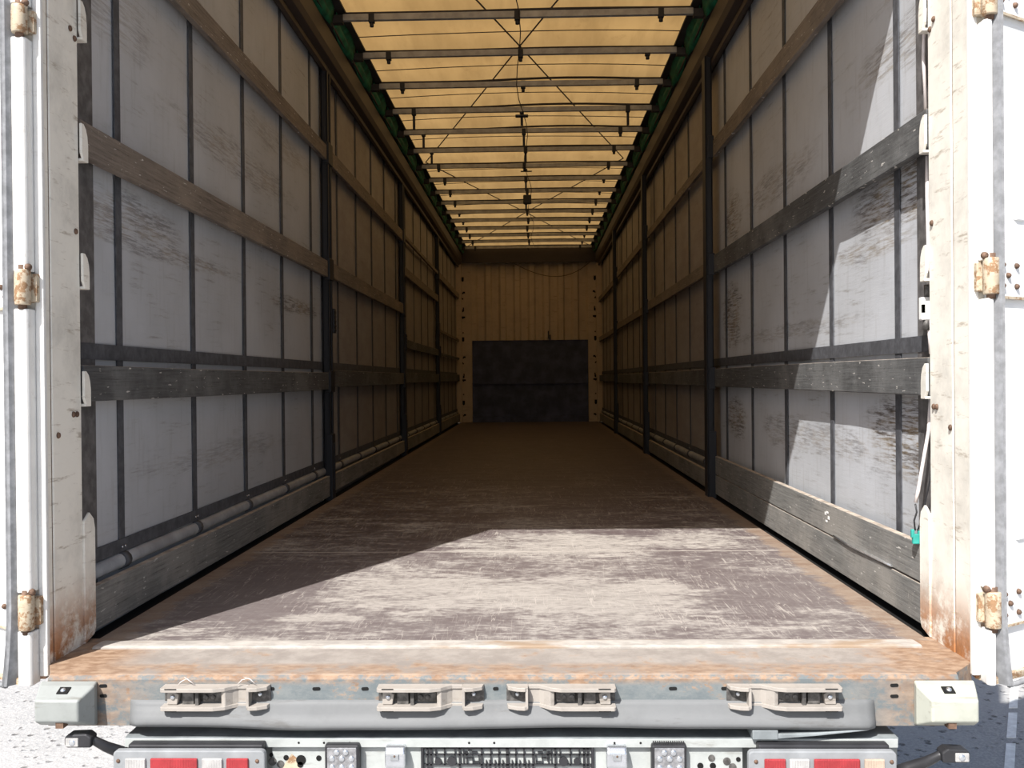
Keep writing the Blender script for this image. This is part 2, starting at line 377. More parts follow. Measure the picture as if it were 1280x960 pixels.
# ------------------------------------------------------------------ ground
mb = MB(); mb.grid(lambda a, b: (-40 + 80 * a, -25 + 85 * b, -1.25), 8, 8)
tag(obj('ground', mb, M['ground']), 'pale pitted asphalt yard around the trailer', kind='structure')
for i in range(9):
    y0 = 4.2 + i * .46
    mb = MB(); x0 = 3.156 + .54 * (y0 - 5.942)
    mb.prism([(x0 - .026, y0), (x0 + .026, y0), (x0 + .026 + .54 * .38, y0 + .38), (x0 - .026 + .54 * .38, y0 + .38)], 2, -1.2499, -1.246)
    tag(obj('parking_line', mb, M['line_paint'], center=True), 'faded white paint dashes on the asphalt to the right of the open trailer', 'road marking', 'white dashes painted on the asphalt')

# ------------------------------------------------------------------ floor
mb = MB(); mb.box(-1.22, 1.22, 2.665, YF + .1, -.03, 0)
fl = tag(obj('floor', mb, M['floor']), 'scratched dark brown plywood cargo floor with pale worn patches', kind='structure')
mb = MB()
for s in (-1, 1): mb.box(s * 1.221, s * 1.31, 2.70, YF, -.16, -.012)
obj('gap_shade_rail', mb, M['hole'], fl)  # near-black rail paints the shade in the gap under the boards
mb = MB(); mb.prism([(2.590, -.01), (2.590, .0035), (2.600, .0065), (2.650, .0055), (2.672, .0015), (2.672, -.01)], 0, -1.19, 1.17)
n = N('scoured_threshold'); a = n.noise(12, 7, .7, stretch=(1, 1.5, 1)); b = n.noise(5, 5, .6, stretch=(.5, 1, 1), off=3)
tm = n.bsdf(n.mix(n.ss(b, .52, .66), n.mix(n.ss(a, .35, .65), (0.30, .278, .255), (0.43, .40, .367)), (.28, .21, .15)), .7)
tag(obj('threshold_strip', mb, tm, fl), 'pale scoured metal strip')

# ------------------------------------------------------------------ side curtains
def curtain(side):
    s = -1 if side == 'left' else 1
    X = 1.29
    mb = MB()
    def fn(a, b):
        y = 2.60 + (YF - 2.60) * a; z = -.10 + 3.10 * b
        k = .006 * math.sin(y * 9.3) * math.cos(z * 1.7 + y) + .005 * math.sin(y * 3.1 + 1) * math.sin(z * 2.9)
        return (s * (X + k * .35 + .003), y, z)
    mb.grid(fn, 150, 20)
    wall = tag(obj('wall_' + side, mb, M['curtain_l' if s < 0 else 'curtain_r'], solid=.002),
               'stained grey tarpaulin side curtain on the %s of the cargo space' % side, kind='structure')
    # vertical webbing straps
    ys = ([2.998 + .657 * k for k in range(5)] + [6.39 + .68 * k for k in range(15)]) if s < 0 else [3.045 + .672 * k for k in range(20)]
    for k, y in enumerate(ys):
        if y > YF - .1: break
        wd = .022
        mb = MB(); mb.box(s * (X - .0005), s * (X - .004), y - wd, y + wd, .15, 2.95)
        obj('strap', mb, M['webbing'], wall)
        # loop of the strap round the roll, with its rivets
        mb = MB(); mb.tube([(s * (X - .001), y - wd, .177), (s * (X - .001), y + wd, .177)], .028, 12)
        lp = obj('strap_loop', mb, M['webbing'], wall)
        mb = MB()
        for dy in (-.010, .012): mb.dome((s * (X - .009), y + dy, .222), (-s, 0, 0), .0055, .003)
        obj('rivet', mb, M['chrome'], lp)
    mb = MB(); mb.box(s * (X - .0005), s * (X - .0045), 2.61, 2.825 if s < 0 else 2.885, .1, 2.95); tag(obj('end_band', mb, M['webbing_warm'], wall), 'broad dark band')  # left: webbing; right: dark band painting the shaded gap beside the post
    mb = MB(); mb.box(s * (X - .002), s * (X - .0065), 2.66, YF, .838, .888); obj('belt', mb, M['webbing'], wall)
    mb = MB(); mb.box(s * (X - .002), s * (X - .0065), 2.66, YF, .205, .248); obj('hem', mb, M['webbing'], wall)
    mb = MB(); mb.tube([(s * (X - .001), 2.70 + k * .45, .177 + .002 * math.sin(k * 2.3)) for k in range(31)], .025, 12); obj('bottom_roll', mb, M['tube'], wall)
    return wall
WL = curtain('left'); WR = curtain('right')

# ------------------------------------------------------------------ front wall
fw = empty('wall_front', (0, YF, 0), 'cream corrugated front wall with a dark bulkhead below', kind='structure')
mb = MB(); pts = []
x = -1.02; nrib = 8; pitch_ = 2.07 / nrib
for i in range(nrib):
    x0 = -1.02 + i * pitch_
    pts += [(x0, .0), (x0 + pitch_ * .30, .0), (x0 + pitch_ * .42, .040), (x0 + pitch_ * .86, .040)]
pts.append((1.05, 0)); pts += [(1.05, .06), (-1.02, .06)]
mb.prism(pts, 2, 1.46, 2.86); obj('corrugated_panel', mb, M['cream'], fw)
mb = MB(); mb.box(-1.25, 1.25, .05, .10, -.1, 1.5); mb.box(-1.02, 1.05, .0, .05, .0, .10)
mb.box(-1.02, 1.05, .012, .05, .68, .70); obj('bulkhead', mb, M['bulkhead'], fw)
for s in (-1, 1):
    xi = -1.02 if s < 0 else 1.05
    mb = MB(); mb.box(xi, s * 1.20, -.04, .05, 0, 2.86); mb.box(s * 1.20, s * 1.31, -.10, .05, 0, 2.9)
    p = obj('corner_pillar', mb, M['cream'], fw, bev=.006)
    for k, z in enumerate([.12, .32, .5, .74, .80, 1.05, 1.15, 1.45, 1.60, 1.86, 1.98, 2.2, 2.3, 2.52]):
        mb = MB(); h = (.03, .07, .02)[k % 3]
        mb.box(s * (1.135 + .02 * (k % 3)), s * (1.175 + .02 * (k % 2)), -.046, -.030, z, z + h); mb.box(s * 1.165, s * 1.185, -.046, -.030, z - .012, z + h * .5); obj('lath_slot', mb, M['hole'], p)
mb = MB(); mb.box(-1.25, 1.25, -.10, .10, 2.86, 3.02); mb.box(-1.30, 1.30, -.02, .12, 3.0, 3.17); mb.box(-1.25, 1.25, -.12, -.10, 2.83, 2.87)
tag(obj('header_beam', mb, M['cantrail'], fw), 'dark brown beam')
mb = MB(); mb.box(-1.02, 1.05, -.008, .0, 2.80, 2.815); mb.box(-1.30, 1.30, .06, .12, -.3, 3.1); obj('backing', mb, M['cream'], fw)
mb = MB(); mb.box(.335, .355, -.02, 0, 1.48, 1.62); mb.box(.36, .385, -.03, 0, 1.46, 1.55); obj('catch', mb, M['black'], fw)
mb = MB()
mb.tube([(-.33 + 1.45 * t, -.14, 2.855 - .28 * 4 * t * (1 - t) * (.75 + .5 * t)) for t in [i / 16 for i in range(17)]], .006, 6)
tag(obj('sagging_cable', mb, M['rope'], None, loc=(0, YF, 0)), 'thin dark cable sagging in front of the cream corrugated front wall', 'cable')

# ------------------------------------------------------------------ cantrails and roof
for i, s in enumerate((-1, 1)):
    mb = MB()
    mb.prism([(s * 1.245, 2.80), (s * 1.20, 2.82), (s * 1.185, 2.86), (s * 1.185, 2.985), (s * 1.215, 3.0), (s * 1.32, 3.0), (s * 1.32, 2.80)], 1, 2.45, YF + .1)
    mb.box(s * 1.235, s * 1.262, 2.69, YF, 2.765, 2.80)
    t = tag(obj('trim_%d' % (i + 1), mb, M['cantrail'], bev=.004), 'dark brown roof rail along the %s side' % ('left' if s < 0 else 'right'), kind='structure')
mb = MB()
def roof(a, b):
    x = -1.17 + 2.34 * a; y = 2.45 + (YF + .1 - 2.45) * b
    ph = (y - 5.76) / .675
    return (x, y, 3.125 + .012 * math.cos(2 * math.pi * ph) + .006 * math.sin(x * 7 + y * 2.1) + .035 * (1 - (x / 1.17) ** 2))
mb.grid(roof, 24, 170)
ce = tag(obj('ceiling', mb, M['tarp']), 'sand coloured translucent tarpaulin roof glowing in the sun', kind='structure')
for s in (-1, 1):
    # folded green fabric hanging between the bows along the edge
    mb = MB()
    for k in range(-4, 16):
        y0 = 5.76 + .675 * k + .03; y1 = y0 + .615
        if y0 < 2.5: continue
        mb.grid(lambda a, b, y0=y0, y1=y1: (s * (1.150 + .018 * math.sin(b * 9 + a * 3) * math.sin(math.pi * a) + .02 * (1 - b)), y0 + (y1 - y0) * a,
                                            2.995 + .115 * b - .012 * math.sin(math.pi * a) * (1 - b)), 10, 6)
    tag(obj('edge_fabric', mb, M['green'], ce, solid=.004), 'green folded fabric')
    mb = MB(); mb.box(s * 1.165, s * 1.27, 2.45, YF, 3.0, 3.16); mb.box(s * 1.095, s * 1.17, 2.45, YF, 3.108, 3.122); tag(obj('edge_rail', mb, M['bow_dark'], ce), 'dark track')
for k in range(0, 15):
    if k in (5,): continue
    mb = MB(); y = 5.76 + .675 * k + .49
    zt = 3.118 if k < 9 else 3.112
    mb.tube([(-1.10 + 2.2 * t, y + .012 * math.sin(t * 5 + k), zt + .030 * (1 - (2 * t - 1) ** 2) - .006 * math.sin(t * 3.1)) for t in [i / 12 for i in range(13)]], .0035, 5)
    tag(obj('seam_cord', mb, M['rope'], ce), 'thin dark cord')

NB = 16
for k in range(NB):
    y = 5.76 + .675 * k
    root = empty('roof_bow', (0, y, 3.05), ('grey alloy roof bow, %s from the open rear among those in the photo' % ordinal(k)) if k < NB - 1 else 'rearmost in view being nearest; this grey roof bow is last before the front wall', 'roof bow', 'cross bows under the tarpaulin roof')
    if k == NB - 1: root['label'] = 'grey roof bow furthest away, right above the cream front wall'
    if k == 0: root['label'] = 'grey roof bow nearest the open rear end, topmost in the photo'
    bend = .010 * math.sin(k * 1.9) + .006
    mb = MB()
    P_ = [(-1.10 + 2.2 * t, .004 * math.sin(k + t * 4), .010 + bend * 4 * t * (1 - t) * .4) for t in [i / 10 for i in range(11)]]
    for i in range(10):
        (xa, ya, za), (xb, yb, zb) = P_[i], P_[i + 1]
        A = [mb.bm.verts.new((xa, ya + dy, za + dz)) for dy, dz in ((-.015, -.023), (.015, -.023), (.015, .016), (-.015, .016))]
        B = [mb.bm.verts.new((xb, yb + dy, zb + dz)) for dy, dz in ((-.015, -.023), (.015, -.023), (.015, .016), (-.015, .016))]
        for j in range(4): mb.face([A[j], B[j], B[(j + 1) % 4], A[(j + 1) % 4]])
        if i == 0: mb.face(A)
        if i == 9: mb.face(B[::-1])
    bmesh.ops.remove_doubles(mb.bm, verts=mb.bm.verts, dist=1e-5)
    obj('bow_tube', mb, M['bow'], root)
    mb = MB(); hump = .018 if k in (2, 3, 4) else .006
    mb.tube([(-1.09 + 2.18 * t, 0, .034 + hump * math.sin(math.pi * min(1, max(0, (t - .35) / .6)))) for t in [i / 12 for i in range(13)]], .009, 6)
    tag(obj('sleeve', mb, M['bow_dark'], root), 'dark fabric sleeve')
    hang = {3: (.12, .10, .11), 4: (.10, .10, 0), 5: (.10, .10, 0), 7: (0, .10, 0), 9: (0, .08, 0)}.get(k, (0, 0, 0))
    for xx, hh in zip((-.92, .0 + .01 * (k % 3), .90), (hang[0], hang[1], hang[2])):
        mb = MB(); mb.box(xx - .018, xx + .018, -.018, .018, -.027, .030)
        if hh: mb.box(xx - .011, xx + .011, -.004, .004, -.030 - hh, -.018)
        else: mb.cyl((xx, 0, -.028), (xx, 0, -.052), .013)
        obj('clip', mb, M['stanchion'], root, bev=.002)
    for s in (-1, 1):
        mb = MB(); mb.box(s * 1.102, s * 1.19, -.022, .022, -.03, .02); obj('bow_carriage', mb, M['bow_dark'], root)

# crossing roof cables (drawn taut above the bows, zig-zag from side to side)
zc = lambda x: 3.088 + .02 * (1 - (x / 1.1) ** 2)
for s, nm in ((-1, 'left'), (1, 'right')):
    pts = []; keys = [(-s * 1.08, 3.0), (0, 6.44), (s * 1.05, 9.72), (0, 12.85), (-s * 1.05, 15.9)]
    for (xa, ya), (xb, yb) in zip(keys, keys[1:]):
        for i in range(8):
            t = i / 8; pts.append((xa + (xb - xa) * t, ya + (yb - ya) * t, zc(xa + (xb - xa) * t) + s * .006 - .008 * math.sin(math.pi * t)))
    pts.append((keys[-1][0], keys[-1][1], 3.09))
    mb = MB(); mb.tube(pts, .0055, 6)
    tag(obj('roof_cable', mb, M['rope'], center=True), 'dark cable zigzagging under the roof, touching the %s rail halfway along' % nm, 'cable', 'crossed cables under the tarpaulin roof')
mb = MB(); mb.tube([(.03 * math.sin(i * .9) + (-.02 + i * .004), 5.2 + i * .36, 3.020 + .006 * math.sin(i * 2)) for i in range(30)], .0035, 5)
tag(obj('pull_cord', mb, M['rope'], center=True), 'thin dark cord running lengthwise along the middle of the roof', 'cord')
for (y, w_, h_, nm, lab) in ((11.16, .05, .13, 'junction_box', 'small black box hanging under the middle of the roof'), (7.785, .055, .035, 'cord_knot', 'dark knotted lump under the fourth roof bow'), (9.81, .06, .02, 'cord_cleat', 'small flat dark cleat under the seventh roof bow')):
    root = empty(nm, (0.0 if y < 8 else .02, y, (3.03 if h_ > .03 else 3.012) - h_), lab, 'fitting')
    mb = MB(); mb.box(-w_, w_, -.03, .03, 0, h_ - .02); obj('body', mb, M['black'], root, bev=.012)
    mb = MB(); mb.cyl((0, 0, h_ - .025), (0, 0, h_ + .005), .012); obj('hanger', mb, M['rope'], root)

# ------------------------------------------------------------------ rear portal
mb = MB(); mb.box(-1.32, 1.32, 2.42, 2.66, 2.82, 3.25)
tag(obj('trim_3', mb, M['white_post'], bev=.006), 'white header beam over the rear opening', kind='structure')
def rear_post(i, s):
    xo = -1.303 if s < 0 else 1.286
    ys_, yr = (2.483, 2.644) if s < 0 else (2.548, 2.694)      # weld seam, inner edge
    yo = yr - 2.674
    side = 'left' if s < 0 else 'right'
    mb = MB()
    mb.box(s * 1.2425, s * 1.315, 2.446, ys_ - .003, -.03, 2.82)
    mb.box(s * 1.2400, s * 1.315, ys_ + .001, yr, -.03, 2.82)
    t = tag(obj('trim_%d' % i, mb, M['white_post'], bev=.003), 'scraped white rear corner post on the %s' % side, kind='structure')
    mb = MB(); mb.box(s * 1.244, s * 1.30, ys_ - .004, ys_ + .002, -.02, 2.82); obj('seam', mb, M['bolt'], t)
    # rust-edged weld flange at the foot
    mb = MB(); q = [(2.672, .36), (2.705, .382), (2.730, .36), (2.738, .33), (2.738, .035), (2.728, .015), (2.672, .0)]
    q = [(a + yo, b) for a, b in q]; mb.prism(q, 0, s * 1.234, s * 1.242); obj('foot_flange', mb, M['white_post'], t, bev=.002)
    # lath hooks
    for z0, z1 in ((.700, .800), (1.045, 1.145), (1.42, 1.525), (1.775, 1.885), (2.18, 2.28), (2.55, 2.65)):
        h = z1 - z0
        q = [(2.670, z0 + .02), (2.682, z0), (2.710, z0 + .002), (2.710, z0 + h * .45), (2.706, z0 + h * .7), (2.698, z0 + h * .88), (2.684, z1), (2.670, z1)]
        q = [(a + yo, b) for a, b in q]
        mb = MB(); mb.prism(q, 0, s * 1.228, s * 1.236); mb.box(s * 1.228, s * 1.262, 2.678 + yo, 2.710 + yo, z0 - .004, z0 + .004)
        obj('lath_hook', mb, M['white_post'], t, bev=.002)
    for (y, z) in ((2.655, 1.765), (2.63, 1.785), (2.645, .675), (2.625, .675), (2.65, 1.205), (2.54, .62)):
        mb = MB(); mb.dome((s * 1.239, y + yo, z), (-s, 0, 0), .009, .006); obj('rivet', mb, M['bolt'], t)
    # lit corner edge and hinge column
    mb = MB(); mb.box(s * 1.238, s * 1.262, 2.440, 2.456, -.03, 2.82); obj('edge_bead', mb, M['white_hinge'], t, bev=.004)
    mb = MB(); mb.box(s * 1.252, s * 1.30, 2.452, 2.47, -.04, 2.82); obj('recess', mb, M['white_post'], t)
    for (z0, z1) in ((-.045, .10), (.205, .965), (1.065, 1.69), (1.78, 2.8)):
        mb = MB(); q = [(s * 1.262, 2.448), (s * 1.262, 2.412), (s * 1.268, 2.404), (xo - s * .005, 2.404), (xo, 2.412), (xo, 2.448)]
        mb.prism(q, 2, z0, z1); obj('hinge_column', mb, M['white_hinge'], t, bev=.003)
    for z0 in (.105, .975, 1.70):
        h = .095 if z0 < 1.5 else .075
        hr = empty('hinge', (0, 0, 0)); hr.parent = t
        mb = MB(); mb.cyl((s * 1.279, 2.412, z0), (s * 1.279, 2.412, z0 + h), .020, 16); mb.box(s * 1.262, s * 1.30, 2.405, 2.45, z0 + .008, z0 + h - .012)
        mb.box(s * 1.248, s * 1.28, 2.425, 2.452, z0 + h * .1, z0 + h * .9)
        obj('knuckle', mb, M['rust_hinge'], hr, bev=.003)
        mb = MB(); mb.cyl((s * 1.279, 2.412, z0 - .012), (s * 1.279, 2.412, z0 + h + .012), .011, 12)
        mb.dome((s * 1.262, 2.412, z0 + h + .006), (0, -1, 0), .010, .012); obj('pin', mb, M['bolt'], hr)
    return t
rear_post(4, -1); rear_post(5, 1)

def door(i, s):
    side = 'left' if s < 0 else 'right'
    root = empty('door_%d' % i, (s * 1.305 if s < 0 else 1.287, 2.43, 0), 'white rear door leaf swung open on the %s' % side, kind='structure', rz=s * math.radians(32))
    X = lambda v: s * v
    mb = MB(); mb.box(X(.0), X(1.20), .0, .045, -.03, 2.72)
    # shallow upright corrugations in the panel
    k = 0
    for (za, zb) in ((.30, .955), (1.16, 1.70), (1.90, 2.6)):
        xx = .10
        while xx < 1.1:
            mb.prism([(X(xx), 0.001), (X(xx + .012), -.006), (X(xx + .045), -.006), (X(xx + .057), .001)], 2, za + .02, zb - .02); xx += .085
    obj('door_panel', mb, M['white_door'], root, bev=.003)
    for (za, zb) in ((.10, .28), (.97, 1.13), (1.72, 1.90)):
        mb = MB(); mb.box(X(.03), X(.55), -.009, .0, za, zb); st = obj('hinge_strap', mb, M['white_door'], root, bev=.003)
        mb = MB(); mb.box(X(.03), X(.55), -.0105, -.004, za - .004, za + .003); obj('rust_edge', mb, M['rust_hinge'], st)
        for (bx_, bz) in ((.038, .03), (.062, .058), (.038, .085), (.10, .03), (.10, .085)):
            mb = MB(); mb.dome((X(bx_), -.009, za + bz), (0, -1, 0), .008, .009); obj('bolt', mb, M['bolt'], st)
    # grey rubber seal with ribs
    mb = MB()
    nz = 40
    def prof(z):
        low = max(0, (.16 - z) / .2)
        ox = .016 * low * low; return [(X(-.012 + ox + a), b - .006 * low) for a, b in ((0, -.004), (.002, -.030), (.008, -.034), (.010, -.028), (.016, -.036), (.020, -.028), (.026, -.030), (.028, -.004))]
    rings = []
    for k in range(nz + 1):
        z = -.045 + (2.74) * (k / nz) ** 1.6
        rings.append([mb.bm.verts.new((a, b, z)) for a, b in prof(z)])
    for k in range(nz):
        for j in range(8): mb.face([rings[k][j], rings[k][(j + 1) % 8], rings[k + 1][(j + 1) % 8], rings[k + 1][j]])
    mb.face(rings[0]); mb.face(rings[-1][::-1])
    obj('rubber_seal', mb, M['rubber'], root)
    mb = MB(); mb.box(X(-.01), X(1.2), -.012, .045, -.045, -.028); obj('bottom_rail', mb, M['rust_hinge'], root)
    mb = MB(); mb.tube([(X(.02), -.03, -.047), (X(.12), -.036, -.044), (X(.3), -.03, -.040), (X(1.18), -.03, -.036)], .007, 6); obj('bottom_seal', mb, M['rubber'], root)
    return root
door(1, -1); door(2, 1)

# ------------------------------------------------------------------ stanchions
def stanchion():
    """local frame: x towards the outside of the trailer, origin at floor level on the inner face"""
    root = empty('stanchion', (0, 0, 0))
    mb = MB(); mb.box(0, .042, -.050, -.035, -.12, 2.82); mb.box(0, .042, .035, .050, -.12, 2.82); mb.box(.034, .044, -.05, .05, -.12, 2.82); mb.box(-.002, .008, -.05, -.022, -.0, 2.80); mb.box(-.002, .008, .022, .05, 0, 2.80)
    obj('channel', mb, M['stanchion'], root, bev=.002)
    for z in (.70, 1.43, 2.18):
        mb = MB(); mb.box(-.010, .03, -.062, .062, z - .01, z + .13); obj('lath_pocket', mb, M['stanchion'], root, bev=.004)
    mb = MB(); mb.box(-.014, .03, -.04, .055, -.10, .42); mb.box(-.020, .0, -.012, .016, .05, .36); obj('foot_lever', mb, M['stanchion'], root, bev=.005)
    mb = MB(); mb.box(-.012, .03, -.10, -.045, 1.08, 1.24)
    for q in range(5): mb.box(-.016, .0, -.095, -.05, 1.09 + q * .03, 1.105 + q * .03)
    obj('ratchet', mb, M['stanchion'], root, bev=.003)
    for z in (.02, .30, .38, .95, 1.02, 1.32): 
        mb = MB(); mb.dome((-.003, -.034, z), (-1, 0, 0), .005, .003, 8); obj('rivet', mb, M['chrome'], root)
    return root
proto = stanchion(); first = True
spot = ['nearest the open rear', 'midway along', 'nearest the front wall']
for s in (-1, 1):
    for k, y in enumerate(POSTS):
        o = proto if first else copy_tree(proto); first = False
        o.location = (s * 1.236, y, 0)
        if s < 0: o.rotation_euler = (0, 0, math.pi)
        tag(o, 'black steel stanchion on the %s side, %s' % ('left' if s < 0 else 'right', spot[k]), 'post', 'side stanchions')

# ------------------------------------------------------------------ side boards
BAYS = ['bay nearest the open rear', 'second bay from the rear', 'third bay from the rear', 'bay beside the front wall']
ROWS = {-1: [[('bottom', .020, .152, 'alu'), ('waist-high', .710, .818, 'dark'), ('chest-high', 1.435, 1.540, 'wood'), ('uppermost', 2.190, 2.285, 'wood')],
             [('bottom', .035, .150, 'alu'), ('waist-high', .725, .835, 'dark'), ('chest-high', 1.445, 1.545, 'wood'), ('uppermost', 2.185, 2.285, 'wood')],
             [('bottom', .035, .160, 'alu'), ('waist-high', .735, .845, 'dark'), ('middle', 1.10, 1.19, 'dark'), ('head-high', 1.85, 1.94, 'wood'), ('uppermost', 2.235, 2.275, 'wood')],
             [('bottom', .035, .160, 'alu'), ('waist-high', .740, .855, 'dark'), ('middle', 1.12, 1.155, 'dark'), ('chest-high', 1.44, 1.48, 'wood'), ('uppermost', 2.20, 2.29, 'wood')]],
        1: [[('bottom', .020, .140, 'alu'), ('second lowest', .146, .262, 'alu'), ('waist-high', .705, .818, 'dark'), ('chest-high', 1.430, 1.545, 'dark'), ('uppermost', 2.170, 2.275, 'wood')],
            [('bottom', .025, .140, 'alu'), ('waist-high', .710, .820, 'dark'), ('chest-high', 1.450, 1.535, 'wood'), ('uppermost', 2.175, 2.245, 'wood')],
            [('bottom', .025, .150, 'alu'), ('waist-high', .705, .820, 'dark'), ('chest-high', 1.440, 1.520, 'wood'), ('uppermost', 2.155, 2.235, 'wood')],
            [('bottom', .025, .150, 'alu'), ('waist-high', .720, .820, 'dark'), ('chest-high', 1.420, 1.495, 'wood'), ('uppermost', 2.12, 2.20, 'wood')]]}
WORD = {'alu': 'worn grey alloy side board', 'dark': 'scuffed dark grey side board', 'wood': 'weathered brown wooden side board'}
for s in (-1, 1):
    for b in range(4):
        ya = ENDS[b] + ((-.035 if s < 0 else .012) if b == 0 else .066); yb = ENDS[b + 1] - (.066 if b < 3 else .11)
        for (rn, z0, z1, kd) in ROWS[s][b]:
            L = yb - ya; mb = MB(); hh = z1 - z0; th = .026
            sag = random.uniform(-.004, .003)
            n_ = 12; sec = [(0, 0), (0, hh), (th, hh), (th, 0)]; rings = []
            for i in range(n_ + 1):
                t = i / n_; dz = sag * 4 * t * (1 - t)
                rings.append([mb.bm.verts.new((s * a, L * (t - .5), c + dz)) for a, c in sec])
            for i in range(n_):
                for j in range(4): mb.face([rings[i][j], rings[i][(j + 1) % 4], rings[i + 1][(j + 1) % 4], rings[i + 1][j]], 1 if j == 1 else 0)
            mb.face(rings[0]); mb.face(rings[-1][::-1])
            mt = M[{'alu': 'plank_alu', 'dark': 'plank_dark', 'wood': 'plank_wood'}[kd]]
            if s < 0 and b == 0 and rn == 'waist-high': mt = M['plank_dark']
            o = obj('side_board', mb, [mt, M['plank_edge']], bev=.003, loc=(s * 1.238, (ya + yb) / 2, z0))
            tag(o, '%s, %s row on the %s, %s' % (WORD[kd], rn, 'left' if s < 0 else 'right', BAYS[b]), 'board', 'slatted boards between the posts')

# ------------------------------------------------------------------ small things at the right rear post
mb = MB()
mb.tube([(1.262, 2.762, 1.86), (1.259, 2.768, 1.72), (1.263, 2.762, 1.56)], .0055, 8); mb.tube([(1.266, 2.762, 1.42), (1.264, 2.760, 1.30), (1.266, 2.758, 1.14), (1.262, 2.75, 1.01)], .0055, 8)
mb.tube([(1.262, 2.75, .93), (1.268, 2.75, .83)], .006, 8)
mb.tube([(1.270, 2.76, .70), (1.264, 2.76, .60), (1.248, 2.765, .50), (1.232, 2.76, .42), (1.226, 2.765, .385)], .0055, 8)
tag(obj('tension_cord', mb, M['cord'], center=True), 'pale cord hanging down behind the right rear post', 'cord')
mb = MB(); mb.tube([(1.226, 2.767, .380), (1.230, 2.767, .355), (1.222, 2.767, .33), (1.225, 2.767, .30)], .0025, 6)
mb.tube([(1.275, 2.745, .56), (1.262, 2.75, .45), (1.242, 2.765, .33), (1.232, 2.767, .30)], .0022, 6)
tag(obj('wire_end', mb, M['black'], center=True), 'thin black wires dangling below the pale cord', 'wire')
root = empty('cord_hook', (1.228, 2.767, .268), 'small teal plastic hook on the lower board by the right rear post', 'hook')
mb = MB(); mb.box(-.012, .010, -.006, .006, -.008, .022); mb.box(-.016, -.006, -.006, .006, .010, .036); mb.box(.004, .012, -.006, .006, .012, .032); obj('hook_body', mb, M['teal'], root, bev=.003)
root = empty('cord_tensioner', (1.250, 2.752, .93), 'white buckle box on the cord beside the right rear post', 'buckle')
mb = MB(); mb.box(-.012, .016, -.010, .012, .0, .068); obj('buckle_body', mb, M['white_plain'], root, bev=.003)
mb = MB(); mb.box(-.0125, -.002, -.0115, -.0095, .022, .046); mb.box(-.010, -.004, -.0115, .0, .022, .046); tag(obj('buckle_slot', mb, M['hole'], root), 'black slot')
mb = MB(); mb.cyl((.006, .0, -.03), (.006, .0, .0), .010); mb.cyl((.01, 0, .068), (.01, 0, .105), .010); obj('clamp', mb, M['mech'], root)
mb = MB()
for (dx, dz, w_, h_) in ((0, .010, .012, .007), (.008, .002, .008, .010), (-.004, -.012, .007, .012), (.004, -.026, .010, .007)): mb.box(1.2362, 1.2385, 3.62 + dx * 3, 3.62 + dx * 3 + w_ * 2, .215 + dz, .215 + dz + h_)
tag(obj('paint_splash', mb, M['white_plain'], center=True), 'white splash on the second lowest board on the right', 'paint splash')
mb = MB(); mb.tube([(1.235, 3.55, .150), (1.233, 3.35, .146), (1.236, 2.98, .150)], .004, 6)
tag(obj('metal_rod', mb, M['chrome'], center=True), 'thin bent metal rod lying in the joint between the two lowest right boards', 'rod')

# ------------------------------------------------------------------ rear sill beam
sill = empty('rear_sill', (0, 2.36, 0), 'rusty blue-grey steel rear sill beam across the open trailer end', 'sill')
def at(mbx):     # build in world y, move into the parent's frame
    bmesh.ops.translate(mbx.bm, verts=mbx.bm.verts, vec=(0, -2.36, 0)); return mbx
n = M['sill']; 
# the sill material reads world-like coordinates, so its mesh keeps the world origin through a child offset
mb = MB()
prof = [(2.36, -.132), (2.36, -.012), (2.3635, -.005), (2.372, -.0005), (2.39, 0), (2.592, 0), (2.592, -.05), (2.43, -.05), (2.43, -.132)]
secs = [(-1.20, 0.05), (-1.165, 0), (1.135, 0), (1.175, 0.05)]
mb.prism(prof, 0, -1.195, 1.165)
for (sx, xa, xb) in ((-1, -1.195, -1.245), (1, 1.165, 1.245)):
    mb.prism([(xa, 2.375), (xb, 2.46), (xb, 2.70), (xa, 2.70)], 2, -.05, -.0006)
beam = obj('sill_beam', mb, M['sill'], sill, loc=(0, -2.36, 0), bev=0)
mb = MB()
for (xc, zc_, w_) in ((-1.048, -.030, .022), (-1.048, -.062, .020), (-.867, -.038, .014), (-.602, -.038, .018), (-.484, -.038, .022), (-.352, -.038, .016), (-.064, -.038, .016), (-.023, -.038, .016),
                      (.262, -.038, .016), (.430, -.038, .022), (.560, -.038, .018), (.826, -.038, .016), (1.003, -.030, .022), (1.003, -.062, .020)):
    pass
for (xc, zc_, w_) in ((-1.048, -.028, .020), (-.606, -.036, .018), (-.487, -.036, .020), (-.360, -.036, .018), (-.085, -.036, .014), (-.020, -.036, .014), (.268, -.036, .014), (.437, -.036, .020), (.570, -.036, .018), (.853, -.036, .012), (1.002, -.028, .020), (1.002, -.056, .020), (-1.048, -.054, .018)):
    mb = MB(); q = []
    for k in range(12):
        a = math.pi * 2 * k / 12; q.append((xc + (w_ / 2 - .004) * (1 if math.cos(a) > 0 else -1) + .0045 * math.cos(a), zc_ + .0045 * math.sin(a)))
    mb.prism(q, 1, -.0012, .002); obj('slot', mb, M['hole'], sill)
mb = MB()
